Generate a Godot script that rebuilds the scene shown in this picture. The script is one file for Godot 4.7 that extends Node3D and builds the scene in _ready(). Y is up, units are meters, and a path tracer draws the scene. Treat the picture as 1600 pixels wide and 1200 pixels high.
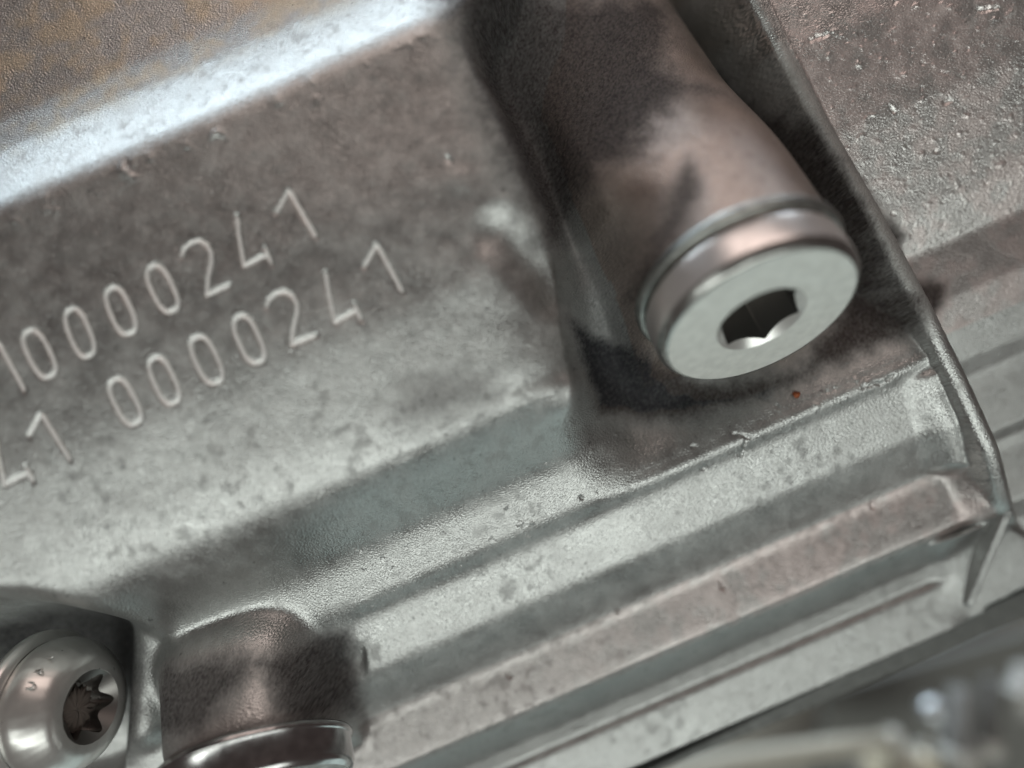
extends Node3D
# A close-up of a cast aluminium gearbox housing. All lengths below are millimetres unless noted; MM turns them into metres.
# World axes: x right, y up, z towards the viewer; z = 0 is the plane the lens is focused near.

const MM := 0.001
const DIST := 78.0          # camera to z = 0
const TURN := 0.4102        # the housing's ribs rise by 23.5 degrees
const CU := 0.91706
const SU := 0.39875
const V0 := -60.0
const DV := 0.05
const NV := 2600
# grid of the casting
const U_MIN := -80.0
const U_MAX := 71.0
const V_MIN := -45.0
const V_MAX := 66.0
const STEP := 0.16

var rng := RandomNumberGenerator.new()
var axis_dir := Vector3(0.271, -0.803, 0.530).normalized()   # both screw plugs point this way
var n_fine := FastNoiseLite.new()
var n_mid := FastNoiseLite.new()
var n_big := FastNoiseLite.new()
var n_speck := FastNoiseLite.new()
var tl := PackedFloat32Array()
var tl_sharp := PackedFloat32Array()
var tl_soft := PackedFloat32Array()
var tm := PackedFloat32Array()
var tr := PackedFloat32Array()
var tv := PackedFloat32Array()
var t_edge := PackedFloat32Array()
var t_fin := PackedFloat32Array()
var t_fin_z := PackedFloat32Array()
var v_crease := 0.0
var v_panel_low := 0.0
var v_rib_split := 0.0
var v_rib_low := 0.0
var v_top := 0.0
var v_end := -41.5
var reg := 0
var boss_e := 0.0
var b1o := Vector3.ZERO
var b2o := Vector3.ZERO
var ba := Vector3.ZERO
var face_centre := Vector3.ZERO
var face2 := Vector3.ZERO
var pocket := Vector2.ZERO
var web_a := Vector3.ZERO
var web_b := Vector3.ZERO
var knob := Vector3.ZERO
var mound := Vector3.ZERO
var dent_a := Vector3.ZERO
var dent_b := Vector3.ZERO
var lump := Vector3.ZERO
var toe_a := Vector3.ZERO
var toe_b := Vector3.ZERO
var wall_a := Vector3.ZERO
var wall_b := Vector3.ZERO
var notch := Vector2.ZERO
var stops := Vector3.ZERO
var glyphs: Array = []
var stains_and_shade: Array = []
var flaws: Array[Vector4] = []
var used := {}


func _ready() -> void:
	rng.seed = 7
	light_and_camera()
	set_up()
	casting()
	sealing_plug()
	torx_screw()
	second_plug()
	below()
	small_things()


func light_and_camera() -> void:
	var cam := Camera3D.new()
	cam.name = "camera"
	add_child(cam)
	cam.position = Vector3(0, 0, DIST * MM)
	var att := CameraAttributesPhysical.new()
	att.frustum_focal_length = 24.96      # 24 mm high gate: 51.3 degrees
	att.frustum_focus_distance = 0.0770
	att.frustum_near = 0.01
	att.frustum_far = 10.0
	att.exposure_aperture = 5.6
	cam.attributes = att
	cam.current = true
	var env := Environment.new()
	env.background_mode = Environment.BG_COLOR
	env.background_color = Color(0.26, 0.228, 0.22)
	env.tonemap_mode = Environment.TONE_MAPPER_LINEAR
	env.tonemap_exposure = 1.17
	env.sdfgi_enabled = true
	env.ssao_enabled = true
	env.ssil_enabled = true
	var we := WorldEnvironment.new()
	we.name = "world"
	we.environment = env
	add_child(we)
	# added, unseen area lights: cool overhead, warm high front, low front, grey-green below
	area("overhead_light", Vector3(-0.20, 1.0, -0.30), Vector2(1.8, 0.36), Color(0.90, 0.96, 1.0), 1.8)
	area("warm_light", Vector3(0.0, 0.95, 0.66), Vector2(1.3, 0.42), Color(1.0, 0.91, 0.87), 0.34)
	area("front_light", Vector3(0.02, -0.57, 0.88), Vector2(1.8, 0.32), Color(0.98, 1.0, 0.975), 0.61)
	area("low_light", Vector3(0.40, -1.0, -0.35), Vector2(1.3, 0.7), Color(0.90, 1.0, 0.985), 0.19)


func area(called: String, at: Vector3, size: Vector2, c: Color, e: float) -> void:
	var l := AreaLight3D.new()
	l.name = called
	l.area_size = size
	l.area_normalize_energy = true
	l.light_color = c
	l.light_energy = e
	l.shadow_enabled = true
	l.set("area_range", 5.0)
	add_child(l)
	l.look_at_from_position(at, Vector3.ZERO, Vector3(0, 0.3, 1) if absf(at.normalized().y) > 0.8 else Vector3.UP)


# ---------------------------------------------------------------- helpers

func pt(px: float, py: float, z: float) -> Vector3:      # a measured place of the photograph at depth z, world axes, mm
	var k := (1.0 - z / DIST) / 16.0
	return Vector3((px - 800.0) * k, (600.0 - py) * k, z)


func to_uv(p: Vector3) -> Vector3:                       # world axes to the housing's own axes
	return Vector3(CU * p.x + SU * p.y, -SU * p.x + CU * p.y, p.z)


func uv(px: float, py: float, z: float) -> Vector3:
	return to_uv(pt(px, py, z))


func table(points: Array, smooth_mm: float) -> PackedFloat32Array:   # points: Vector2(v, value)
	points.sort_custom(func(a, b): return a.x < b.x)
	var t := PackedFloat32Array()
	t.resize(NV)
	var k := 0
	for i in NV:
		var v := V0 + i * DV
		while k < points.size() - 2 and v > points[k + 1].x:
			k += 1
		var a: Vector2 = points[k]
		var b: Vector2 = points[k + 1]
		t[i] = lerpf(a.y, b.y, clampf((v - a.x) / maxf(b.x - a.x, 0.001), 0.0, 1.0))
	var r := int(smooth_mm / DV)
	for turn in 2:
		if r < 1:
			break
		var s := PackedFloat32Array()
		s.resize(NV)
		var acc := 0.0
		for i in range(-r, r + 1):
			acc += t[clampi(i, 0, NV - 1)]
		for i in NV:
			s[i] = acc / (2 * r + 1)
			acc += t[clampi(i + r + 1, 0, NV - 1)] - t[clampi(i - r, 0, NV - 1)]
		t = s
	return t


func tab(t: PackedFloat32Array, v: float) -> float:
	var f := clampf((v - V0) / DV, 0.0, NV - 2.001)
	var i := int(f)
	return lerpf(t[i], t[i + 1], f - i)


func smax(a: float, b: float, k: float) -> float:
	var h := maxf(k - absf(a - b), 0.0) / k
	return maxf(a, b) + h * h * k * 0.25


func seg2(p: Vector2, a: Vector2, b: Vector2) -> float:
	var d := b - a
	var t := clampf((p - a).dot(d) / maxf(d.length_squared(), 1e-6), 0.0, 1.0)
	return (p - a - d * t).length()


func profile(list: Array) -> Array:      # [px, py, z] to (v, z)
	var out := []
	for q in list:
		var p := uv(q[0], q[1], q[2])
		out.append(Vector2(p.y, p.z))
	return out


func poly(list: Array, z: float) -> PackedVector2Array:
	var out := PackedVector2Array()
	for q in list:
		var p := uv(q[0], q[1], z)
		out.append(Vector2(p.x, p.y))
	return out


func numbered(called: String, parent: Node) -> String:
	var key := str(parent.get_instance_id()) + called
	used[key] = used.get(key, -1) + 1
	return called if used[key] == 0 else "%s_%03d" % [called, used[key]]


func part(called: String, mesh: Mesh, mat: Material, parent: Node) -> MeshInstance3D:
	var o := MeshInstance3D.new()
	o.name = numbered(called, parent)
	o.mesh = mesh
	o.material_override = mat
	parent.add_child(o, true)
	return o


func thing(called: String, label: String, category: String, at: Vector3, group := "") -> Node3D:
	var o := Node3D.new()
	o.name = numbered(called, self)
	add_child(o, true)
	o.position = at * MM
	o.set_meta("label", label)
	o.set_meta("category", category)
	if group:
		o.set_meta("group", group)
	return o


func tag(o: Node, label: String, category: String, group := "") -> void:
	o.set_meta("label", label)
	o.set_meta("category", category)
	if group:
		o.set_meta("group", group)


func metal(c: Color, rough: float, metallic := 1.0) -> StandardMaterial3D:   # c is linear
	var m := StandardMaterial3D.new()
	m.albedo_color = c.linear_to_srgb()
	m.roughness = rough
	m.metallic = metallic
	return m


func noise_tex(size: int, freq: float, low: float, high: float, seed_: int, normal := false, bump := 4.0) -> NoiseTexture2D:
	var n := FastNoiseLite.new()
	n.seed = seed_
	n.noise_type = FastNoiseLite.TYPE_SIMPLEX_SMOOTH
	n.frequency = freq
	n.fractal_octaves = 4
	var t := NoiseTexture2D.new()
	t.width = size
	t.height = size
	t.seamless = true
	t.noise = n
	if normal:
		t.as_normal_map = true
		t.bump_strength = bump
	else:
		var g := Gradient.new()
		g.set_color(0, Color(low, low, low))
		g.set_color(1, Color(high, high, high))
		t.color_ramp = g
	return t


func frame_y(dir: Vector3, roll := 0.0) -> Basis:      # a basis whose y axis is dir
	var y := dir.normalized()
	var x := Vector3(1, 0, 0)
	x = (x - y * x.dot(y)).normalized()
	var b := Basis(x, y, x.cross(y))
	return b.rotated(y, roll)


func lathe(prof: Array, segments := 96, wobble := 0.0) -> ArrayMesh:   # prof: [radius, height, sharp?] in mm, outline seen from outside, low to high
	var st := SurfaceTool.new()
	st.begin(Mesh.PRIMITIVE_TRIANGLES)
	for k in prof.size() - 1:
		var a = prof[k]
		var b = prof[k + 1]
		st.set_smooth_group(k if (a.size() > 2 or b.size() > 2) and false else 0)
		for i in segments:
			var p0 := TAU * i / segments
			var p1 := TAU * (i + 1) / segments
			var q00 := ring(a, p0, wobble)
			var q01 := ring(a, p1, wobble)
			var q10 := ring(b, p0, wobble)
			var q11 := ring(b, p1, wobble)
			for q in [q00, q10, q11, q00, q11, q01]:
				st.add_vertex(q)
	st.index()
	st.generate_normals()
	return st.commit()


func ring(a, p: float, wobble: float) -> Vector3:
	var r: float = a[0]
	if wobble > 0.0:
		r += wobble * n_mid.get_noise_2d(cos(p) * 20.0, sin(p) * 20.0 + a[1] * 8.0)
	return Vector3(cos(p) * r, a[1], sin(p) * r) * MM


func tube(points: Array, r: float, sides := 14, caps := true) -> ArrayMesh:     # points in mm
	var st := SurfaceTool.new()
	st.begin(Mesh.PRIMITIVE_TRIANGLES)
	st.set_smooth_group(0)
	var rings := []
	for i in points.size():
		var d: Vector3 = (points[mini(i + 1, points.size() - 1)] - points[maxi(i - 1, 0)]).normalized()
		var b := frame_y(d)
		var rr := []
		for s in sides:
			var p := TAU * s / sides
			rr.append((points[i] + b * Vector3(cos(p) * r, 0, sin(p) * r)) * MM)
		rings.append(rr)
	for i in points.size() - 1:
		for s in sides:
			var t := (s + 1) % sides
			for q in [rings[i][s], rings[i + 1][s], rings[i + 1][t], rings[i][s], rings[i + 1][t], rings[i][t]]:
				st.add_vertex(q)
	if caps:
		for e in [0, points.size() - 1]:
			for s in sides:
				var t := (s + 1) % sides
				var tri := [points[e] * MM, rings[e][s], rings[e][t]] if e == 0 else [points[e] * MM, rings[e][t], rings[e][s]]
				for q in tri:
					st.add_vertex(q)
	st.index()
	st.generate_normals()
	return st.commit()


# ---------------------------------------------------------------- the casting's form

func set_up() -> void:
	n_fine.seed = 3
	n_fine.noise_type = FastNoiseLite.TYPE_SIMPLEX_SMOOTH
	n_fine.frequency = 1.6
	n_fine.fractal_octaves = 2
	n_mid.seed = 11
	n_mid.noise_type = FastNoiseLite.TYPE_SIMPLEX_SMOOTH
	n_mid.frequency = 0.32
	n_mid.fractal_octaves = 4
	n_big.seed = 23
	n_big.noise_type = FastNoiseLite.TYPE_SIMPLEX_SMOOTH
	n_big.frequency = 0.07
	n_big.fractal_octaves = 4
	n_speck.seed = 31
	n_speck.noise_type = FastNoiseLite.TYPE_CELLULAR
	n_speck.frequency = 0.55
	# lower steps, shared by the left and the middle: two ribs and the flange
	var low := [
		[662, 922, -2.9], [667, 934, -3.2], [697, 1000, -4.2], [722, 1052, -7.2], [728, 1065, -7.65], [760, 1138, -7.2], [763, 1144, -8.1], [775, 1176, -10.9],
		[784, 1200, -11.6], [789, 1210, -11.2], [828, 1296, -11.2], [834, 1308, -11.7], [846, 1334, -13.0], [852, 1346, -15.0], [862, 1368, -28],
	]
	var left := profile([
		[200, -160, -2.4], [255, -17, -0.6], [290, 62, 0.7], [309, 105, 2.5], [335, 168, 7.6], [343, 186, 8.2], [360, 225, 8.3], [430, 385, 8.9], [500, 545, 9.0], [560, 690, 8.1], [570, 712, 7.6],
		[576, 724, 7.75], [584, 736, 7.5], [588, 744, 6.9], [600, 769, 5.4], [614, 800, 2.3], [625, 824, 0.3], [633, 840, -0.3], [654, 903, -1.6],
	] + low)
	var middle := profile([
		[960, 120, -14.0], [1020, 300, -13.5], [1075, 430, -12.0], [1110, 530, -8.0], [1140, 600, -4.0], [1165, 655, -2.4],
	] ) + profile([[654, 903, -1.6]] + low)
	var right := profile([
		[1420, 0, -0.8], [1500, 128, -1.7], [1590, 268, -4.0], [1599, 318, -5.4], [1602, 328, -5.6], [1606, 415, -5.8], [1640, 505, -7.8], [1650, 530, -9.0], [1656, 545, -9.2], [1690, 615, -9.7], [1695, 630, -10.8], [1700, 645, -11.0],
		[1730, 720, -11.1], [1740, 745, -12.6], [1750, 770, -12.9], [1800, 860, -13.3], [1815, 890, -15], [1850, 960, -28],
	])
	tl = table(left, 0.6)
	tl_sharp = table(left, 0.3)
	tl_soft = table(left, 1.35)
	tm = table(middle, 1.6)
	tr = table(right, 0.3)
	tv = table(profile([[654, 903, -1.6], [668, 948, -2.2], [700, 1008, -2.6], [730, 1066, -4.6], [760, 1138, -5.4], [775, 1176, -9.9], [787, 1205, -10.6], [846, 1334, -13], [852, 1346, -16], [862, 1368, -28]]), 0.6)
	v_top = uv(352, 207, 8.2).y
	v_panel_low = uv(586, 738, 7.4).y
	v_crease = uv(663, 925, -3.0).y
	v_rib_split = uv(725, 1058, -7.2).y
	v_rib_low = uv(763, 1144, -8.1).y
	v_end = uv(852, 1346, -15.0).y
	var e := []
	for q in [[830, -120], [800, -30], [772, 8], [756, 34], [750, 60], [757, 110], [805, 200], [838, 280], [868, 350], [884, 420], [897, 480], [918, 560], [942, 640], [958, 700], [972, 740]]:
		var p := uv(q[0], q[1], 5.0)
		e.append(Vector2(p.y, p.x))
	t_edge = table(e, 1.2)
	e = []
	var ez := []
	for q in [[1130, -110, -0.5], [1190, 5, -0.5], [1232, 90, -0.6], [1290, 200, -0.4], [1365, 330, 0.0], [1440, 470, -0.2], [1500, 590, -0.7], [1550, 700, -1.4], [1563, 745, -2.8], [1572, 790, -4.8], [1580, 815, -8.0], [1590, 850, -22.0]]:
		var p := uv(q[0], q[1], q[2])
		e.append(Vector2(p.y, p.x))
		ez.append(Vector2(p.y, q[2]))
	t_fin = table(e, 1.5)
	t_fin_z = table(ez, 0.8)
	ba = to_uv(axis_dir)
	face_centre = pt(1190, 500, 9.0)
	b1o = to_uv(face_centre - axis_dir * 4.7)
	face2 = pt(408, 1240, 2.0)
	b2o = to_uv(face2 - axis_dir * 3.4)
	var pc := uv(95, 1105, -4)
	pocket = Vector2(pc.x, pc.y)
	web_a = uv(1060, 300, 4.0)
	web_b = uv(885, 395, -9.5)
	mound = uv(1040, 500, -5.5)
	dent_a = uv(783, 368, 7.5)
	dent_b = uv(866, 462, 4.0)
	lump = uv(716, 284, 8.5)
	knob = uv(866, 8, -6)
	toe_a = uv(1576, 802, -6.0)
	toe_b = uv(1518, 940, -10.6)
	stops = Vector3(uv(1452, 645, -3.8).x, uv(1510, 760, -7.4).x, uv(1472, 885, -11.4).x)
	var nc := uv(1532, 948, -13.0)
	notch = Vector2(nc.x, nc.y)
	wall_a = uv(232, 960, -2.2)
	wall_b = uv(212, 1260, -2.0)
	digits()
	flaw_marks()
	stain_and_shade_shapes()


func cylinder_top(u: float, v: float, o: Vector3, r_end: float, r_root: float, s_taper: float, square := false) -> float:
	# the highest point of a round boss above (u, v); beyond its outline it falls away steeply
	var du := u - o.x
	var dv := v - o.y
	var across := Vector2(-ba.y, ba.x) / sqrt(ba.x * ba.x + ba.y * ba.y)
	var along := (du * ba.x + dv * ba.y) / sqrt(ba.x * ba.x + ba.y * ba.y)     # positive towards the open end
	var e := du * across.x + dv * across.y
	boss_e = e
	var sl := sqrt(ba.x * ba.x + ba.y * ba.y)
	var r := r_end
	var w := 0.0
	var back := 0.0
	var reach := r
	for k in 3:
		var r_side := r
		if not square and e < 0.0:
			r_side = r * (1.0 + 0.55 * smoothstep(3.0, 13.0, back))
		var up := r * sqrt(maxf(1.0 - e * e / (r_side * r_side), 0.0))
		reach = r_side
		if square:
			up = r * pow(maxf(1.0 - pow(minf(absf(e) / r, 1.0), 3.0), 0.0), 0.3333)
		w = (up + along * ba.z) / sl             # height of the upper wall
		var s := -(along * sl + w * ba.z)         # distance back from the open end
		back = s
		r = lerpf(r_end, r_root, smoothstep(s_taper, s_taper + 14.0, s))
		if square and k == 2:
			w -= maxf(0.0, s - 9.6) * 2.0
	if absf(e) > reach:
		w -= (absf(e) - reach) * (3.0 if e < 0.0 and not square else 12.0)
	var w_end := -along * sl / ba.z - maxf(0.0, absf(e) - r) * 16.0
	return o.z - smax(-w, -w_end, 0.6)


func hbase(u: float, v: float) -> float:
	var p := Vector2(u, v)
	var zl := lerpf(lerpf(tab(tl_sharp, v), tab(tl, v), smoothstep(v_rib_low + 0.6, v_rib_low + 2.0, v)), tab(tl_soft, v), smoothstep(v_crease + 2.0, v_crease + 4.0, v) * smoothstep(v_top - 1.0, v_top - 3.0, v) * (1.0 - 0.35 * smoothstep(-26.0, -12.0, u)))
	var zm := lerpf(zl, tab(tm, v), smoothstep(v_crease + 0.3, v_crease + 2.5, v))
	var ue := tab(t_edge, v)
	zm += 11.5 * smoothstep(29.0, 17.0, u) * smoothstep(-7.0, 6.0, v)
	var fin_u := tab(t_fin, v)
	var wide := lerpf(2.4, 1.0, smoothstep(-2.0, 12.0, v)) + 2.5 * smoothstep(-2.0, -7.0, v)
	# the panel rounds off towards its edge
	var roll := maxf(0.0, u - (ue - lerpf(8.0, 3.5, smoothstep(8.0, 19.0, v))))
	zl -= roll * roll * 0.05 * smoothstep(v_panel_low - 2.0, v_panel_low + 2.0, v)
	var t := smoothstep(ue - wide, ue + wide, u)
	var z := lerpf(zl, zm, t)
	reg = 0
	if v < v_rib_low:
		reg = 7
	elif v < v_rib_split:
		reg = 6
	elif v < v_crease:
		reg = 5
	elif t > 0.5:
		reg = 2 if v > v_crease + 9.0 else 4
	elif v < v_panel_low:
		reg = 4
	elif v > v_top:
		reg = 1
	# the ribs stop short of the fin
	var stop := lerpf(stops.x, stops.y, smoothstep(v_rib_split + 1.0, v_rib_split - 1.0, v)) if v > v_rib_low - 0.5 else stops.z
	if v < v_crease + 1.0:
		z = lerpf(z, tab(tv, v), smoothstep(stop - 2.2, stop + 1.2, u) * smoothstep(v_crease + 1.0, v_crease - 0.4, v))
	# right of the fin
	if u > fin_u - 2.0:
		var q := smoothstep(fin_u - 0.7, fin_u + 0.7, u)
		z = lerpf(z, tab(tr, v), q)
		if q > 0.5:
			reg = 9 if v > -4.5 else (10 if v > -13.5 else (11 if v > -21.0 else 12))
	if u > notch.x - 1.0 and v < notch.y + 3.0:
		z = lerpf(z, -24.0, smoothstep(notch.x - 0.4, notch.x + 0.4, u) * smoothstep(notch.y + 0.4, notch.y - 0.4, v - 0.05 * (u - notch.x)))
	# pocket round the screw, with the wall and the second boss beside it
	if u < -18.0 and v < 2.0:
		var d := Vector2((u - pocket.x) / 1.05, (v - pocket.y)).length()
		var m := smoothstep(15.5, 7.5, d) * smoothstep(-12.0, -18.0, u - 0.2 * v + 4.0)
		z = lerpf(z, -9.5, m)
		if m > 0.5:
			reg = 13
		var dw := seg2(p, Vector2(wall_a.x, wall_a.y), Vector2(wall_b.x, wall_b.y))
		z = smax(z, -1.8 - dw * dw * 0.45, 1.6)
		var left_of := smoothstep(-23.6, -24.8, u - 0.367 * (v + 17.0))
		z = lerpf(z, minf(z, -4.5), left_of * smoothstep(v_crease - 2.0, v_crease - 4.0, v))
		var zb := cylinder_top(u, v, b2o, 7.9, 7.9, 30.0, true)
		if zb > z:
			reg = 14
		z = smax(z, zb, 1.4)
	# the big boss and its web
	if u > 4.0 and u < 44.0 and v > -22.0:
		var zb := cylinder_top(u, v, b1o, 9.35, 8.2, 8.0)
		var d := p - Vector2(web_a.x, web_a.y)
		var ab := Vector2(web_b.x - web_a.x, web_b.y - web_a.y)
		var k := clampf(d.dot(ab) / ab.length_squared(), 0.0, 1.0)
		var dd := (d - ab * k).length()
		var zw := lerpf(web_a.z, web_b.z, k) - dd * dd * 0.3
		z = smax(z, zw, 5.0)
		var dm := (p - Vector2(mound.x, mound.y)).length_squared()
		z = smax(z, mound.z - dm * 0.03, 7.0)
		if zb > z:
			reg = 3
		z = smax(z, zb, lerpf(5.0, 2.0, smoothstep(-5.0, 1.0, boss_e)))
	if u > 5.0 and u < 25.0 and v > 25.0:
		var dk := (p - Vector2(knob.x, knob.y)).length()
		z = smax(z, knob.z - dk * dk * 0.5, 1.0)
	# the fin
	var df := absf(u - fin_u)
	if df < 5.0:
		var zf := tab(t_fin_z, v)
		var r := 1.1
		var zz := zf - r + sqrt(maxf(r * r - df * df, 0.0)) - maxf(0.0, df - r * 0.85) * 3.4
		if zz > z:
			reg = 8
		z = smax(z, zz, 0.7)
	if v < -24.0 and u > 24.0:
		var d := p - Vector2(toe_a.x, toe_a.y)
		var ab := Vector2(toe_b.x - toe_a.x, toe_b.y - toe_a.y)
		var k := clampf(d.dot(ab) / ab.length_squared(), 0.0, 1.0)
		var dd := (d - ab * k).length()
		var zz := lerpf(toe_a.z, toe_b.z, k) - maxf(0.0, dd - 0.45) * 5.0
		if zz > z:
			reg = 8
		z = smax(z, zz, 0.6)
	return z


# ---------------------------------------------------------------- writing

func crop(x: float, y: float) -> Vector2:       # the writing was measured on an enlargement
	return Vector2(x / 2.2643, 250.0 + y / 2.2643)


func digits() -> void:
	var two := []
	for q in [[645, 345], [652, 318], [676, 294], [706, 286], [732, 300], [747, 328], [749, 360], [738, 420], [735, 475], [815, 440]]:
		two.append(crop(q[0], q[1]) - crop(737, 380))
	var four := [[], []]
	for q in [[838, 196], [845, 262], [866, 376], [952, 332]]:
		four[0].append(crop(q[0], q[1]) - crop(895, 290))
	for q in [[938, 312], [962, 370]]:
		four[1].append(crop(q[0], q[1]) - crop(895, 290))
	var one := []
	for q in [[975, 185], [1018, 108], [1030, 118], [1118, 276]]:
		one.append(crop(q[0], q[1]) - crop(1050, 195))
	var zero := []
	var up := Vector2(-0.44, -0.898)
	var side := Vector2(0.898, -0.44)
	for k in 29:
		var a := TAU * k / 28.0
		var x := 16.5 * signf(cos(a)) * pow(absf(cos(a)), 0.75)
		var y := 39.0 * signf(sin(a)) * pow(absf(sin(a)), 0.72)
		zero.append(side * x + up * y)
	var row := [
		["one", 10, 575], ["zero", 62, 553], ["zero", 125, 520], ["zero", 189, 486], ["zero", 254, 451], ["two", 325, 418], ["four", 395, 378], ["one", 464, 336],
		["four", 22, 720], ["one", 80, 685], ["zero", 197, 628], ["zero", 258, 595], ["zero", 324, 563], ["zero", 390, 531], ["two", 459, 497], ["four", 535, 466], ["one", 601, 422],
	]
	for g in row:
		var strokes: Array = {"one": [one], "two": [two], "four": four, "zero": [zero]}[g[0]]
		var jit := Vector3(rng.randf_range(-0.05, 0.05), rng.randf_range(-0.04, 0.04), rng.randf_range(-0.03, 0.03))
		var lines := []
		var box := Rect2()
		var first := true
		for s in strokes:
			var line := PackedVector2Array()
			for q in s:
				var p := uv(g[1] + q.x * (1.0 + jit.x) + q.y * jit.y, g[2] + q.y * (1.0 + jit.z) - q.x * jit.y, 8.8)
				line.append(Vector2(p.x, p.y))
			lines.append(line)
			for p in line:
				box = Rect2(p, Vector2.ZERO) if first else box.expand(p)
				first = false
		glyphs.append({"kind": g[0], "lines": lines, "box": box.grow(0.7), "closed": g[0] == "zero"})


func writing_depth(p: Vector2) -> float:       # distance to the nearest stroke
	var best := 9.0
	for g in glyphs:
		var box: Rect2 = g.box
		if box.has_point(p):
			for line in g.lines:
				for k in line.size() - 1:
					best = minf(best, seg2(p, line[k], line[k + 1]))
	return best


func groove(line: PackedVector2Array, closed: bool) -> ArrayMesh:
	var fine := PackedVector2Array()
	for k in line.size() - 1:
		var n := maxi(1, int((line[k + 1] - line[k]).length() / 0.22))
		for i in n:
			fine.append(line[k].lerp(line[k + 1], float(i) / n))
	fine.append(line[line.size() - 1])
	var prof := [[-0.21, -0.06], [-0.165, 0.02], [-0.11, -0.005], [0.0, -0.07], [0.11, -0.005], [0.165, 0.02], [0.21, -0.06]]
	var st := SurfaceTool.new()
	st.begin(Mesh.PRIMITIVE_TRIANGLES)
	st.set_smooth_group(0)
	var rows := []
	for i in fine.size():
		var a := fine[maxi(i - 1, 0)]
		var b := fine[mini(i + 1, fine.size() - 1)]
		if closed and i == 0:
			a = fine[fine.size() - 2]
		if closed and i == fine.size() - 1:
			b = fine[1]
		var d := (b - a).normalized()
		var side := Vector2(d.y, -d.x)
		var w := 1.0
		if not closed:
			var ends := mini(i, fine.size() - 1 - i)
			w = 0.45 if ends == 0 else (0.85 if ends == 1 else 1.0)
		w *= 0.9 + 0.22 * n_mid.get_noise_2d(fine[i].x * 4.0, fine[i].y * 4.0)
		var r := []
		for q in prof:
			var p: Vector2 = fine[i] + side * q[0] * w
			r.append(Vector3(p.x, p.y, hbase(p.x, p.y) + q[1] + 0.02 + 0.03 * n_mid.get_noise_2d(p.x * 5.0, p.y * 5.0)) * MM)
		rows.append(r)
	for i in rows.size() - 1:
		for k in prof.size() - 1:
			for q in [rows[i][k], rows[i + 1][k], rows[i + 1][k + 1], rows[i][k], rows[i + 1][k + 1], rows[i][k + 1]]:
				st.add_vertex(q)
	st.index()
	st.generate_normals()
	return st.commit()


# ---------------------------------------------------------------- grime and painted shade

func flaw_marks() -> void:      # small casting flaws seen on the ledge, the panel and the ribs
	for q in [[1150, 678, 1172, 684], [1166, 688, 1164, 714], [1350, 606, 1372, 598], [1376, 600, 1398, 588], [1082, 700, 1088, 698], [1100, 735, 1104, 731], [905, 776, 909, 778], [388, 910, 392, 913], [438, 885, 440, 886], [265, 1088, 280, 1098], [225, 980, 229, 984],
			[1400, 800, 1404, 806], [1148, 930, 1152, 940], [974, 976, 976, 980], [792, 1085, 797, 1090], [440, 980, 444, 982], [300, 965, 315, 968], [700, 250, 706, 258], [1520, 22, 1550, 18], [1390, 170, 1394, 176], [1475, 160, 1485, 158], [1260, 70, 1285, 62]]:
		var a := uv(q[0], q[1], -2.0 if q[1] > 500 or q[0] > 900 else 8.0)
		var b := uv(q[2], q[3], -2.0 if q[1] > 500 or q[0] > 900 else 8.0)
		flaws.append(Vector4(a.x, a.y, b.x, b.y))


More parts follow.
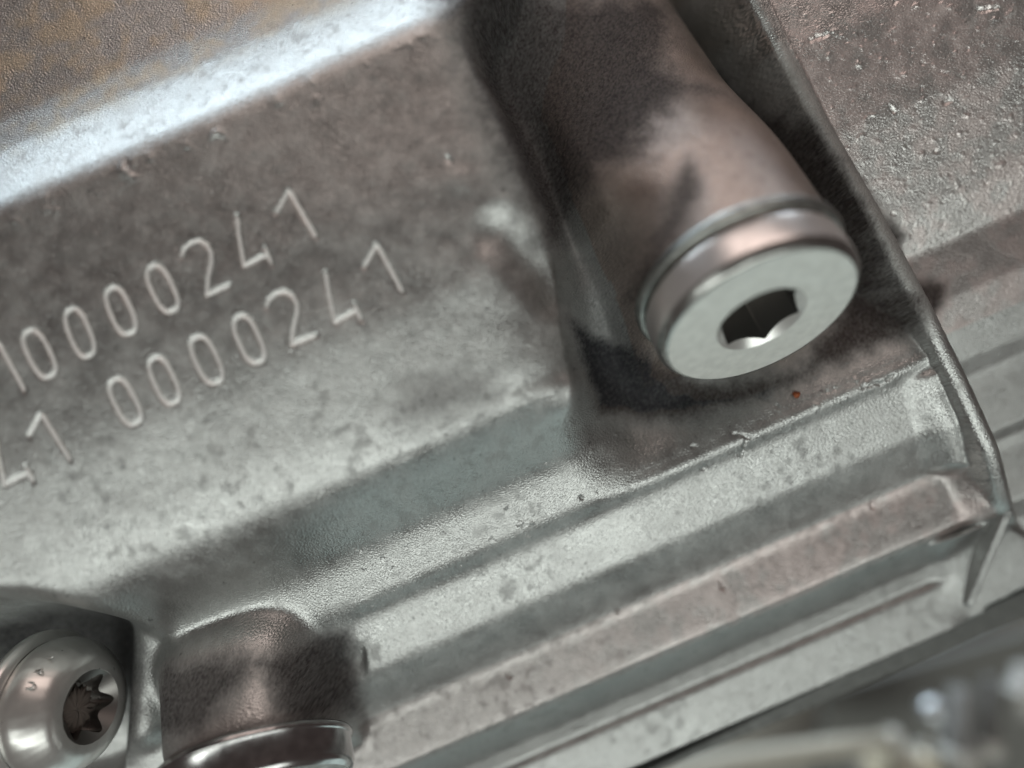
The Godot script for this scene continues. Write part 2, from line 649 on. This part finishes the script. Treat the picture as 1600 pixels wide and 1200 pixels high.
func stain_and_shade_shapes() -> void:
	# dirt and painted shade: [outline in the photograph, depth, softness in mm, strength, brown]
	for s in [
		[[[680, -60], [1085, -40], [1052, 60], [1036, 105], [1060, 140], [1116, 166], [1050, 182], [1010, 225], [985, 275], [940, 300], [905, 330], [885, 395], [842, 400], [776, 265], [705, 70]], 1.0, 2.2, 0.90, 0.4],
		[[[1040, 285], [1052, 330], [1050, 370], [1010, 430], [985, 470], [1000, 545], [1060, 600], [950, 610], [890, 520], [925, 430], [1005, 360]], 0.0, 1.4, 0.0, 0.2],
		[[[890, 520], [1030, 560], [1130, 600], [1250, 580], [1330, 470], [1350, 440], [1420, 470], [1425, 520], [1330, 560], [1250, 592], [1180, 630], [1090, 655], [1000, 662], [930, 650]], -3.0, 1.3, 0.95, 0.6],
		[[[1150, 60], [1190, 120], [1215, 150], [1260, 190], [1300, 250], [1345, 330], [1375, 400], [1400, 450], [1360, 470], [1330, 400], [1280, 300], [1230, 230], [1150, 120], [1120, 90]], -2.0, 0.9, 0.93, 0.5],
		[[[1335, 290], [1390, 345], [1418, 365], [1408, 400], [1445, 430], [1500, 435], [1498, 460], [1480, 490], [1455, 470], [1400, 400], [1370, 350]], -3.5, 0.8, 0.97, 0.6],
		[[[258, 1030], [330, 1014], [405, 1008], [402, 1040], [378, 1074], [346, 1110], [295, 1124], [252, 1132]], 0.0, 1.3, 0.84, 0.3],
		[[[400, 1016], [470, 1006], [532, 1000], [552, 1170], [510, 1122], [462, 1088], [446, 1050], [425, 1025]], 0.0, 1.0, 0.86, 0.3],
		[[[-60, 975], [60, 968], [190, 975], [228, 1010], [218, 1110], [190, 1200], [120, 1100], [-60, 1060]], -3.0, 1.6, 0.85, 0.2],  # shade in the pocket round the screw, put into the colour
		[[[1195, 95], [1235, 85], [1300, 190], [1390, 340], [1445, 450], [1415, 470], [1350, 370], [1260, 220]], -0.5, 0.9, 0.42, 1.0],
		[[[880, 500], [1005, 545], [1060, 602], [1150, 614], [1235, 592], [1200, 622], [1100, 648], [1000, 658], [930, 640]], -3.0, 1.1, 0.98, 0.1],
		[[[880, 400], [940, 370], [1000, 380], [1010, 520], [960, 600], [920, 560]], -3.0, 1.6, 0.5, 0.1],  # darkens the recess floor in place of shade
		[[[1042, 288], [1052, 350], [1012, 430], [987, 485], [955, 480], [985, 400], [1015, 340]], 1.0, 0.9, 0.75, 0.3],  # shadow beside the big boss, painted as a dark wedge
		[[[640, 600], [760, 590], [770, 625], [700, 650], [620, 660]], 8.0, 1.8, 0.4, 0.1],
	]:
		var p := poly(s[0], s[1])
		var box := Rect2(p[0], Vector2.ZERO)
		for q in p:
			box = box.expand(q)
		stains_and_shade.append([p, box.grow(s[2] * 2.2), s[2], s[3], s[4]])


func soot_and_shade(p: Vector2) -> Vector2:      # (amount, brown) of dirt and painted shade
	var amount := 0.0
	var brown := 0.0
	for s in stains_and_shade:
		var box: Rect2 = s[1]
		if not box.has_point(p):
			continue
		var line: PackedVector2Array = s[0]
		var n := line.size()
		var d := 1e9
		var inside := false
		var j := n - 1
		for i in n:
			var a := line[i]
			var b := line[j]
			d = minf(d, seg2(p, a, b))
			if (a.y > p.y) != (b.y > p.y) and p.x < (b.x - a.x) * (p.y - a.y) / (b.y - a.y) + a.x:
				inside = not inside
			j = i
		if inside:
			d = -d
		var soft: float = s[2]
		d += 0.6 * soft * n_mid.get_noise_2d(p.x, p.y)
		var m: float = s[3] * smoothstep(soft * 1.4, -soft * 1.2, d)
		if m > amount:
			brown = s[4]
		amount = maxf(amount, m)
	return Vector2(amount, brown)


# ---------------------------------------------------------------- building the casting

func casting() -> void:
	var nx := int((U_MAX - U_MIN) / STEP) + 1
	var ny := int((V_MAX - V_MIN) / STEP) + 1
	var n := nx * ny
	var z := PackedFloat32Array()
	z.resize(n)
	var regs := PackedByteArray()
	regs.resize(n)
	var cols := PackedColorArray()
	cols.resize(n)
	var orm := PackedByteArray()
	orm.resize(n * 3)
	for j in ny:
		var v := V_MIN + j * STEP
		for i in nx:
			var u := U_MIN + i * STEP
			var k := j * nx + i
			var h := hbase(u, v)
			var r := reg
			var fine := n_fine.get_noise_2d(u, v)
			var mid := n_mid.get_noise_2d(u, v)
			var big := n_big.get_noise_2d(u, v)
			h += fine * 0.006 + mid * (0.02 if r == 2 or r == 4 else 0.012)
			var p := Vector2(u, v)
			if u > 0.0 and u < 16.0 and v > 0.0 and v < 22.0 and r != 3:
				var dd := seg2(p, Vector2(dent_a.x, dent_a.y), Vector2(dent_b.x, dent_b.y))
				h -= 0.7 * smoothstep(3.2, 0.0, dd)
				h += 0.13 * exp(-(p - Vector2(lump.x, lump.y)).length_squared() / 1.6)
			if r == 0 or r == 1:
				h += big * 0.10
				var wd := writing_depth(p)
				if wd < 0.4:
					h -= 0.12 * smoothstep(0.24, 0.12, wd)
				# torn flash along the crease above the panel
				var dc := absf(v - v_top - 0.3)
				if dc < 1.4:
					h += 0.40 * smoothstep(-0.1, 0.3, n_mid.get_noise_2d(u * 0.35, 9.0)) * maxf(0.0, n_mid.get_noise_2d(u * 1.2, v * 1.2 + 40.0) - 0.05) * (1.0 - dc / 1.4)
			elif r == 9:
				var s := n_mid.get_noise_2d(u * 1.9 + 80.0, v * 2.6)
				h += 0.10 * smoothstep(0.40, 0.6, s) - 0.10 * smoothstep(0.45, 0.65, -s)
			elif r == 4:
				var s := n_mid.get_noise_2d(u * 1.3 + 30.0, v * 1.3)
				h += 0.10 * smoothstep(0.55, 0.7, s + 0.25 * big) - 0.12 * smoothstep(0.55, 0.7, -s)
			for q in flaws:
				if absf(u - q.x) < 2.0 and absf(v - q.y) < 2.0:
					var df := seg2(p, Vector2(q.x, q.y), Vector2(q.z, q.w))
					df += 0.22 * n_mid.get_noise_2d(u * 4.0, v * 4.0)
					h -= 0.20 * smoothstep(0.26, 0.05, df)
			if i < 2 or j < 2 or i > nx - 3 or j > ny - 3:
				h = -36.0
			z[k] = h
			regs[k] = r
			# colour: clean metal, mottled oxide, painted-in reflection, soot
			var st := soot_and_shade(p)
			var speck := rng.randf()
			var grain := 0.5 + 0.3 * n_fine.get_noise_2d(u * 1.6 + 7.0, v * 1.6) + 0.1 * mid + 0.5 * (speck - 0.5)
			var amount := st.x
			if amount > 0.001:
				amount = clampf(amount + (grain - 0.5) * 1.5 * amount * (1.15 - amount), 0.0, 1.0)
			var c := 0.50 + 0.05 * big + 0.05 * mid + 0.03 * fine
			var spot := smoothstep(0.2, 0.6, n_mid.get_noise_2d(u * 1.5 - 50.0, v * 1.5 + 20.0) + 0.5 * n_big.get_noise_2d(u + 90.0, v))
			c *= 1.0 - 0.20 * spot * (1.0 if r == 6 or r == 5 or r == 0 else 0.45)
			if r == 0 or r == 6:
				c *= 1.0 + 0.16 * n_mid.get_noise_2d(u * 1.7 + 15.0, v * 1.7 + 60.0)
			var fleck := smoothstep(0.56, 0.68, n_mid.get_noise_2d(u * 3.0 + 10.0, v * 3.0 - 70.0))
			c *= 1.0 - 0.55 * fleck
			c *= 1.0 + (0.16 if r == 0 or r == 9 else 0.10) * (speck - 0.5)
			var clean := Color(c * 0.975, c, c * 0.985)
			if r == 3:
				clean = Color(c * 0.88, c * 0.76, c * 0.69)
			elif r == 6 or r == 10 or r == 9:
				var pink_reflection := (0.5 if r != 9 else 0.25) + 0.5 * smoothstep(-20.0, 25.0, u) * smoothstep(-0.4, 0.3, mid + big)  # pink reflection on these flats, painted into the colour
				clean = clean.lerp(Color(c * 1.02, c * 0.91, c * 0.885), pink_reflection)
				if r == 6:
					clean *= lerpf(0.80, 1.04, smoothstep(-20.0, 28.0, u + 14.0 * big))  # rib darker at left, paler at right: reflected light painted in
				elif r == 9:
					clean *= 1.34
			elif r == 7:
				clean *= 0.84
			elif r == 1:
				var gold := smoothstep(-0.2, 0.6, 0.7 * mid + 0.8 * big + 0.15) * smoothstep(v_top + 7.0, v_top + 12.0, v)
				clean = clean.lerp(Color(c * 1.25, c * 1.0, c * 0.62), gold * 0.5)
			var dark := Color(0.014, 0.016, 0.021).lerp(Color(0.048, 0.034, 0.027), st.y)
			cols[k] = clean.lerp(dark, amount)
			var rough := 0.395 + 0.10 * mid + 0.06 * big + 0.12 * spot
			if r == 3:
				rough -= 0.03
			orm[k * 3] = 255
			orm[k * 3 + 1] = int(clampf(lerpf(rough, 0.85, amount), 0.05, 1.0) * 255.0)
			orm[k * 3 + 2] = int(clampf(lerpf(0.92, 0.1, amount), 0.0, 1.0) * 255.0)
	soften(z, nx, ny, 7.0, 16.0, -9.0, 42.0, 5, 0)
	soften(z, nx, ny, -52.0, -19.0, -44.0, 3.0, 5, 1)
	var orm_image := Image.create_from_data(nx, ny, false, Image.FORMAT_RGB8, orm)
	var orm_tex := ImageTexture.create_from_image(orm_image)
	var m := StandardMaterial3D.new()
	m.vertex_color_use_as_albedo = true
	m.roughness = 1.0
	m.roughness_texture = orm_tex
	m.roughness_texture_channel = BaseMaterial3D.TEXTURE_CHANNEL_GREEN
	m.metallic = 1.0
	m.metallic_texture = orm_tex
	m.metallic_texture_channel = BaseMaterial3D.TEXTURE_CHANNEL_BLUE
	m.normal_enabled = true
	m.normal_scale = 0.18
	m.normal_texture = noise_tex(2048, 0.3, 0, 1, 5, true, 6.0)
	# faces sorted by region
	var names := ["number_panel", "upper_shoulder", "recess_floor", "plug_boss", "ledge", "rib", "rib", "lower_flange", "edge_fin", "side_panel", "rib", "rib", "side_flange", "screw_pocket", "plug_boss"]
	var lists := []
	for r in names.size():
		lists.append(PackedInt32Array())
	for r in names.size():
		var list := PackedInt32Array()
		for j in ny - 1:
			for i in nx - 1:
				var k := j * nx + i
				if regs[k] == r:
					list.append(k)
		lists[r] = list
	var top := thing("gearbox_casing", "grey cast aluminium gearbox casing stamped with two rows of numbers, stained with sooty dirt", "gearbox", Vector3.ZERO)
	top.rotation.z = TURN
	for r in names.size():
		var list: PackedInt32Array = lists[r]
		if list.is_empty():
			continue
		var remap := PackedInt32Array()
		remap.resize(n)
		remap.fill(-1)
		var pos := PackedVector3Array()
		var nor := PackedVector3Array()
		var col := PackedColorArray()
		var tex := PackedVector2Array()
		var tan := PackedFloat32Array()
		var idx := PackedInt32Array()
		for k0 in list:
			for k in [k0, k0 + 1, k0 + nx, k0 + nx + 1]:
				if remap[k] >= 0:
					continue
				remap[k] = pos.size()
				var i: int = k % nx
				var j: int = k / nx
				pos.append(Vector3(U_MIN + i * STEP, V_MIN + j * STEP, z[k]) * MM)
				var i0 := maxi(i - 1, 0)
				var i1 := mini(i + 1, nx - 1)
				var j0 := maxi(j - 1, 0)
				var j1 := mini(j + 1, ny - 1)
				nor.append(Vector3(-(z[j * nx + i1] - z[j * nx + i0]) / ((i1 - i0) * STEP), -(z[j1 * nx + i] - z[j0 * nx + i]) / ((j1 - j0) * STEP), 1.0).normalized())
				col.append(cols[k])
				tex.append(Vector2((i + 0.5) / nx, (j + 0.5) / ny))
			var a := remap[k0]
			var b := remap[k0 + 1]
			var c := remap[k0 + nx]
			var d := remap[k0 + nx + 1]
			idx.append_array(PackedInt32Array([a, c, d, a, d, b]))
		var arrays := []
		arrays.resize(Mesh.ARRAY_MAX)
		arrays[Mesh.ARRAY_VERTEX] = pos
		arrays[Mesh.ARRAY_NORMAL] = nor
		arrays[Mesh.ARRAY_COLOR] = col
		arrays[Mesh.ARRAY_TEX_UV] = tex
		arrays[Mesh.ARRAY_INDEX] = idx
		var mesh := ArrayMesh.new()
		mesh.add_surface_from_arrays(Mesh.PRIMITIVE_TRIANGLES, arrays)
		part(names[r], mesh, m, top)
	var cut := metal(Color(0.94, 0.96, 0.95), 0.45, 0.55)
	for g in glyphs:
		var root: MeshInstance3D
		for s in g.lines.size():
			var mesh := groove(g.lines[s], g.closed)
			if s == 0:
				root = part("engraved_" + g.kind, mesh, cut, top)
			else:
				part("short_stroke", mesh, cut, root)


# ---------------------------------------------------------------- plugs and screw

func socket_mesh(kind: String, r_rim: float, depth: float, scale: float, what := 2) -> ArrayMesh:   # chamfer, walls and floor of a socket whose rim is a circle; y = 0 at the face
	var st := SurfaceTool.new()
	st.begin(Mesh.PRIMITIVE_TRIANGLES)
	var n := 144
	for i in n:
		var ring_pts := []
		for q in [i, i + 1]:
			var p: float = TAU * q / n
			var r := 0.0
			if kind == "hex":
				var a := fposmod(p + 0.62, PI / 3.0) - PI / 6.0
				r = scale / cos(a)
			else:
				r = scale * (1.0 + 0.17 * cos(p * 6.0) + 0.02 * cos(p * 12.0))
			r = minf(r, r_rim - 0.01)
			var drop := (r_rim - r) * 0.85
			var dir := Vector3(cos(p), 0, sin(p))
			ring_pts.append([dir * r_rim, dir * r + Vector3(0, -drop, 0), dir * r + Vector3(0, -depth, 0), Vector3(0, -depth - r * 0.0, 0)])
		for k in [[0], [1, 2], [0, 1, 2]][what]:
			st.set_smooth_group(k + 1 if kind == "hex" else k + 1)
			var a: Vector3 = ring_pts[0][k] * MM
			var b: Vector3 = ring_pts[1][k] * MM
			var c: Vector3 = ring_pts[0][k + 1] * MM
			var d: Vector3 = ring_pts[1][k + 1] * MM
			for q in [a, b, d, a, d, c]:
				st.add_vertex(q)
	st.index()
	st.generate_normals()
	return st.commit()


func satin(c: Color, rough: float, seed_: int, freq: float) -> StandardMaterial3D:
	var m := metal(c, 1.0)
	m.roughness_texture = noise_tex(512, freq, rough * 0.75, minf(rough * 1.35, 1.0), seed_)
	m.roughness_texture_channel = BaseMaterial3D.TEXTURE_CHANNEL_RED
	m.uv1_triplanar = true
	m.uv1_scale = Vector3.ONE * 90.0
	var t := noise_tex(512, freq * 0.7, 0.72, 1.0, seed_ + 1)
	m.albedo_texture = t
	return m


func dull(c: Color, rough: float, seed_: int, metallic: float) -> StandardMaterial3D:   # plated steel with a dull skin
	var m := metal(c, 1.0, metallic)
	m.roughness_texture = noise_tex(512, 0.02, rough * 0.85, minf(rough * 1.25, 1.0), seed_)
	m.roughness_texture_channel = BaseMaterial3D.TEXTURE_CHANNEL_RED
	m.uv1_triplanar = true
	m.uv1_scale = Vector3.ONE * 60.0
	m.albedo_texture = noise_tex(512, 0.02, 0.92, 1.0, seed_ + 1)
	return m


func sealing_plug() -> void:
	var t := thing("sealing_plug", "round bright steel sealing plug with a hexagon socket, screwed into the large boss", "plug", face_centre - axis_dir * 4.7)
	t.basis = frame_y(axis_dir, 0.3)
	part("seal_washer", lathe([[8.6, -0.5], [9.5, -0.45], [9.72, -0.2], [9.75, 0.3], [9.6, 0.6], [9.3, 0.68], [8.7, 0.7]], 160), satin(Color(0.5, 0.52, 0.5), 0.4, 60, 0.02), t)
	part("rim", lathe([[8.7, 0.55], [8.75, 0.95], [9.18, 1.1], [9.24, 1.2], [9.26, 1.6], [9.26, 3.7], [9.22, 3.9]], 160), dull(Color(0.80, 0.77, 0.75), 0.3, 62, 0.7), t)
	part("chamfer", lathe([[9.22, 3.85], [9.12, 4.12], [8.85, 4.5], [8.72, 4.66], [8.5, 4.7]], 160, 0.05), satin(Color(0.66, 0.67, 0.65), 0.3, 64, 0.03), t)
	var face := part("face", lathe(turned_face(), 160), dull(Color(0.84, 0.84, 0.80), 0.42, 66, 0.45), t)
	var s := part("hexagon_socket", socket_mesh("hex", 4.1, 5.0, 3.34, 1), metal(Color(0.13, 0.13, 0.125), 0.35, 0.7), face)
	s.position = Vector3(0, 4.7, 0) * MM
	s = part("socket_chamfer", socket_mesh("hex", 4.1, 5.0, 3.34, 0), metal(Color(0.75, 0.76, 0.74), 0.3, 0.6), face)
	s.position = Vector3(0, 4.7, 0) * MM


func torx_screw() -> void:
	var dir := Vector3(0.95, 0.10, 0.28).normalized()
	var head := pt(143, 1104, 1.0)
	var t := thing("torx_screw", "dull flanged screw with a six-lobed star socket packed with dirt, in the dark pocket", "screw", head - dir * 5.2)
	t.basis = frame_y(dir, 0.2)
	var m := dull(Color(0.68, 0.68, 0.66), 0.30, 70, 0.7)
	part("flange", lathe([[3.0, -0.9], [6.9, -0.9], [7.2, -0.6], [7.2, 0.0], [6.9, 0.35], [6.3, 0.5]], 120), m, t)
	part("head", lathe([[6.2, 0.45], [6.4, 0.9], [6.5, 1.6], [6.42, 2.4], [6.15, 3.3], [5.6, 4.2], [5.1, 4.75], [4.5, 5.05], [4.0, 5.17], [3.4, 5.2]], 120, 0.05), m, t)
	var up := Vector3(-0.5, 0.85, 0.5)
	up = t.basis.inverse() * (up - dir * up.dot(dir)).normalized()
	for k in 3:
		var out := up.rotated(Vector3.UP, [0.30, 0.08, -0.16][k])
		var along := out.cross(Vector3.UP)
		var loop := []
		for i in 13:
			var w := TAU * i / 12.0
			loop.append(out * (6.18 + 0.10 * sin(w)) + along * (0.30 if k != 2 else 0.02) * cos(w) * (1.0 if k != 1 else absf(sin(w)) + 0.15) + Vector3.UP * (3.25 + 0.72 * sin(w)))
		part("raised_mark", tube(loop, 0.09, 8, false), m, t)
	var s := part("star_socket", socket_mesh("star", 3.4, 1.9, 2.6), metal(Color(0.30, 0.29, 0.28), 0.38), t)
	s.position = Vector3(0, 5.2, 0) * MM
	var dirt := part("packed_dirt", lathe([[0.02, 0.45], [0.6, 0.5], [1.2, 0.42], [1.7, 0.3], [2.05, 0.1], [2.2, -0.3]], 48, 1.1), metal(Color(0.15, 0.125, 0.11), 0.85, 0.0), s)
	dirt.position = Vector3(-0.35, -1.75, 0.2) * MM


func second_plug() -> void:
	var t := thing("polished_plug", "polished steel plug rim in the smaller boss beside the star screw", "plug", face2 - axis_dir * 3.4)
	t.basis = frame_y(axis_dir, 0.0)
	part("rim", lathe([[8.3, -0.5], [9.12, -0.4], [9.24, -0.2], [9.26, 0.1], [9.12, 0.28], [9.0, 0.34], [9.0, 2.6], [8.8, 3.1], [8.4, 3.4]], 160), satin(Color(0.68, 0.68, 0.68), 0.2, 80, 0.02), t)
	part("face", lathe([[8.4, 3.4], [4.0, 3.4], [0.01, 3.4]], 120), satin(Color(0.6, 0.6, 0.58), 0.35, 82, 0.02), t)


func slab(corners: Array, thick: float, round_mm: float) -> ArrayMesh:    # four places (mm, relative), front face; a block with a chamfered front edge
	var st := SurfaceTool.new()
	st.begin(Mesh.PRIMITIVE_TRIANGLES)
	st.set_smooth_group(-1)
	var mid := Vector3.ZERO
	for c in corners:
		mid += c / 4.0
	var rings := [[], [], []]
	for c in corners:
		rings[0].append(c + (mid - c).normalized() * round_mm * 1.4)
		rings[1].append(c + Vector3(0, 0, -round_mm))
		rings[2].append(c + Vector3(0, 0, -thick))
	for i in 4:
		var j := (i + 1) % 4
		for k in 2:
			for q in [rings[k][i], rings[k][j], rings[k + 1][j], rings[k][i], rings[k + 1][j], rings[k + 1][i]]:
				st.add_vertex(q * MM)
	for q in [0, 2, 1, 0, 3, 2]:
		st.add_vertex(rings[0][q] * MM)
	for q in [0, 1, 2, 0, 2, 3]:
		st.add_vertex(rings[2][q] * MM)
	st.generate_normals()
	return st.commit()


func place_slab(called: String, label: String, category: String, px: Array, z: float, thick: float, mat: Material) -> void:
	var at := pt(px[0][0], px[0][1], z)
	var list := []
	for q in px:
		list.append(pt(q[0], q[1], z) - at)
	var o := part(called, slab(list, thick, 0.5), mat, self)
	o.position = at * MM
	tag(o, label, category)


func below() -> void:
	# things further back, below the lower edge of the casing; all of them far out of focus
	var dark := dull(Color(0.14, 0.145, 0.14), 0.5, 90, 0.5)
	place_slab("lower_cover", "dark grey cover plate showing behind the lower right end of the casing", "cover", [[900, 1260], [1470, 975], [1700, 880], [1700, 925]], -17.0, 8.0, dark)
	place_slab("gasket", "brown edge of the gasket running along under the casing", "gasket", [[980, 1205], [1480, 985], [1700, 895], [1700, 932]], -20.0, 2.0, metal(Color(0.15, 0.115, 0.08), 0.8, 0.0))
	place_slab("back_panel", "blurred dull grey panel far behind the hoses", "panel", [[600, 1700], [600, 800], [2100, 500], [2100, 1700]], -135.0, 3.0, dull(Color(0.36, 0.36, 0.33), 0.6, 92, 0.2))
	var beige := metal(Color(0.46, 0.43, 0.36), 0.45, 0.1)
	var h := thing("beige_hose", "pale beige hose lying level below the gasket", "hose", pt(1000, 1215, -85))
	part("tube", tube([Vector3.ZERO, pt(1150, 1188, -85) - pt(1000, 1215, -85), pt(1290, 1168, -85) - pt(1000, 1215, -85), pt(1400, 1158, -85) - pt(1000, 1215, -85)], 2.0), beige, h)
	part("collar", lathe([[2.0, 0], [2.7, 0.1], [2.7, 2.5], [2.0, 2.7]], 32), metal(Color(0.5, 0.48, 0.43), 0.5, 0.4), h).transform = Transform3D(frame_y(Vector3(1, 0.1, 0)), (pt(1385, 1159, -85) - pt(1000, 1215, -85)) * MM)
	var f := thing("hose_fitting", "beige upright fitting at the right end of the pale hose", "fitting", pt(1425, 1300, -86))
	f.basis = frame_y(Vector3(-0.12, 1, 0))
	part("body", lathe([[0.1, 0], [3.2, 0], [3.2, 9], [4.1, 9.4], [4.1, 13], [3.0, 13.6], [3.0, 16], [2.6, 17], [0.1, 17.4]], 40), beige, f)
	part("nut", lathe([[3.3, 4.0], [4.9, 4.2], [4.9, 7.4], [3.3, 7.6]], 6), metal(Color(0.6, 0.6, 0.58), 0.5, 0.5), f)
	var b := thing("ball_stud", "small shiny round stud glinting above the upright beige fitting", "stud", pt(1456, 1150, -85))
	b.basis = frame_y(Vector3(-0.1, 1, 0.2))
	part("ball", lathe([[0.1, 3.1], [1.4, 3.4], [2.3, 4.1], [2.8, 5.2], [2.8, 6.2], [2.3, 7.4], [1.4, 8.2], [0.1, 8.5]].map(func(q): return [q[0], q[1]]), 32), metal(Color(0.6, 0.63, 0.65), 0.45), b)
	part("stem", lathe([[1.1, -4], [1.1, 2.9]], 24), metal(Color(0.5, 0.5, 0.48), 0.3), b)
	k_bolts()
	var k := 0
	for q in [[1500, 1075, 1285, 3.2, 0.22, "first grey upright rod right of the shiny stud, wider of two"], [1548, 1058, 1285, 2.1, 0.15, "thin dark grey upright rod between the wide rod and the pale bar"], [1600, 1040, 1120, 2.7, 0.45, "pale grey short bar at the right edge below the dark cover"]]:
		var low := pt(q[0] - 6, q[2], -88)
		var r := thing("upright_rod", q[5], "rod", low, "rods below the casing")
		var high := pt(q[0], q[1], -88) - low
		r.basis = frame_y(high)
		var len_ := high.length()
		part("shaft", lathe([[0.05, 0], [q[3], 0], [q[3], len_ * 0.7], [q[3] * 0.8, len_ * 0.72], [q[3] * 0.8, len_ - 0.4], [q[3] * 0.6, len_], [0.05, len_]], 32), metal(Color(q[4], q[4], q[4] * 0.96), 0.55, 0.4), r)
		part("collar", lathe([[q[3], len_ * 0.45], [q[3] * 1.35, len_ * 0.47], [q[3] * 1.35, len_ * 0.55], [q[3], len_ * 0.57]], 32), metal(Color(0.5, 0.5, 0.47), 0.55, 0.4), r)
		k += 1


func small_things() -> void:
	var p := uv(1243, 617, 0)
	reg = 0
	var z := hbase(p.x, p.y)
	var at := pt(1243, 617, z)
	var st := SurfaceTool.new()
	st.begin(Mesh.PRIMITIVE_TRIANGLES)
	st.set_smooth_group(0)
	var ball := SphereMesh.new()
	ball.radius = 0.42 * MM
	ball.height = 0.6 * MM
	ball.radial_segments = 14
	ball.rings = 7
	var arrays := ball.get_mesh_arrays()
	var vs: PackedVector3Array = arrays[Mesh.ARRAY_VERTEX]
	for i in vs.size():
		var d := vs[i] / MM
		vs[i] += vs[i] * 0.9 * n_mid.get_noise_3d(d.x * 6.0, d.y * 6.0, d.z * 6.0)
	arrays[Mesh.ARRAY_VERTEX] = vs
	var mesh := ArrayMesh.new()
	mesh.add_surface_from_arrays(Mesh.PRIMITIVE_TRIANGLES, arrays)
	var o := part("rust_crumb", mesh, metal(Color(0.32, 0.09, 0.03), 0.6, 0.0), self)
	o.position = (at + Vector3(0, 0, 0.15)) * MM
	tag(o, "tiny orange rust crumb on the sooty ledge below the bright plug", "crumb")


func k_bolts() -> void:
	var says := ["round beige bolt head at the bottom edge under the upright fitting", "middle beige bolt head at the bottom edge, right of the upright fitting", "rightmost small beige bolt head at the bottom edge below the rods"]
	var k := 0
	for q in [[1378, 1198], [1452, 1200], [1524, 1192]]:
		var t := thing("bolt", says[k], "bolt", pt(q[0], q[1], -90), "beige bolts at the bottom edge")
		t.basis = frame_y(Vector3(0.1, 0.35, 1))
		part("head", lathe([[0.05, -2], [3.6, -2], [3.9, -0.5], [3.6, 0.8], [2.6, 1.6], [0.05, 1.8]], 6 if k == 1 else 32), metal(Color(0.72, 0.66, 0.52), 0.45, 0.3), t)
		part("washer", lathe([[0.05, -3], [4.9, -3], [4.9, -2.2], [0.05, -2.1]], 40), metal(Color(0.35, 0.34, 0.31), 0.5, 0.5), t)
		k += 1
	place_slab("bracket", "blurred dark grey bracket plate behind the hose fitting and rods", "bracket", [[1270, 1330], [1290, 1080], [1720, 950], [1720, 1330]], -112.0, 3.0, dull(Color(0.16, 0.165, 0.155), 0.55, 94, 0.4))


func soften(z: PackedFloat32Array, nx: int, ny: int, u0: float, u1: float, v0: float, v1: float, r: int, side: int) -> void:
	# the foundry's fillets: a moving average over a part of the surface, fading out towards its limits
	var i0 := int((u0 - U_MIN) / STEP)
	var i1 := int((u1 - U_MIN) / STEP)
	var j0 := maxi(int((v0 - V_MIN) / STEP), r + 3)
	var j1 := mini(int((v1 - V_MIN) / STEP), ny - r - 4)
	for turn in 2:
		for across in 2:
			var old := z.duplicate()
			var step := 1 if across == 0 else nx
			for j in range(j0, j1):
				var v := V_MIN + j * STEP
				for i in range(i0, i1):
					var u := U_MIN + i * STEP
					var m := smoothstep(u0, u0 + 2.0, u) * smoothstep(u1, u1 - 2.0, u) * smoothstep(v0, v0 + 3.0, v) * smoothstep(v1, v1 - 3.0, v)
					if side == 1:
						m *= smoothstep(-23.6, -25.5, u - 0.367 * (v + 17.0)) if v < v_crease + 2.0 else smoothstep(-20.0, -26.0, u)
					if m < 0.01:
						continue
					var k := j * nx + i
					var acc := 0.0
					for q in range(-r, r + 1):
						acc += old[k + q * step]
					z[k] = lerpf(old[k], acc / (2 * r + 1), m)


func turned_face() -> Array:      # the faint rings that the lathe left on the plug's face
	var out := []
	for i in 90:
		var r := lerpf(8.5, 4.1, i / 89.0)
		out.append([r, 4.7 + 0.0035 * n_mid.get_noise_1d(r * 11.0) + 0.0012 * (i % 2)])
	return out
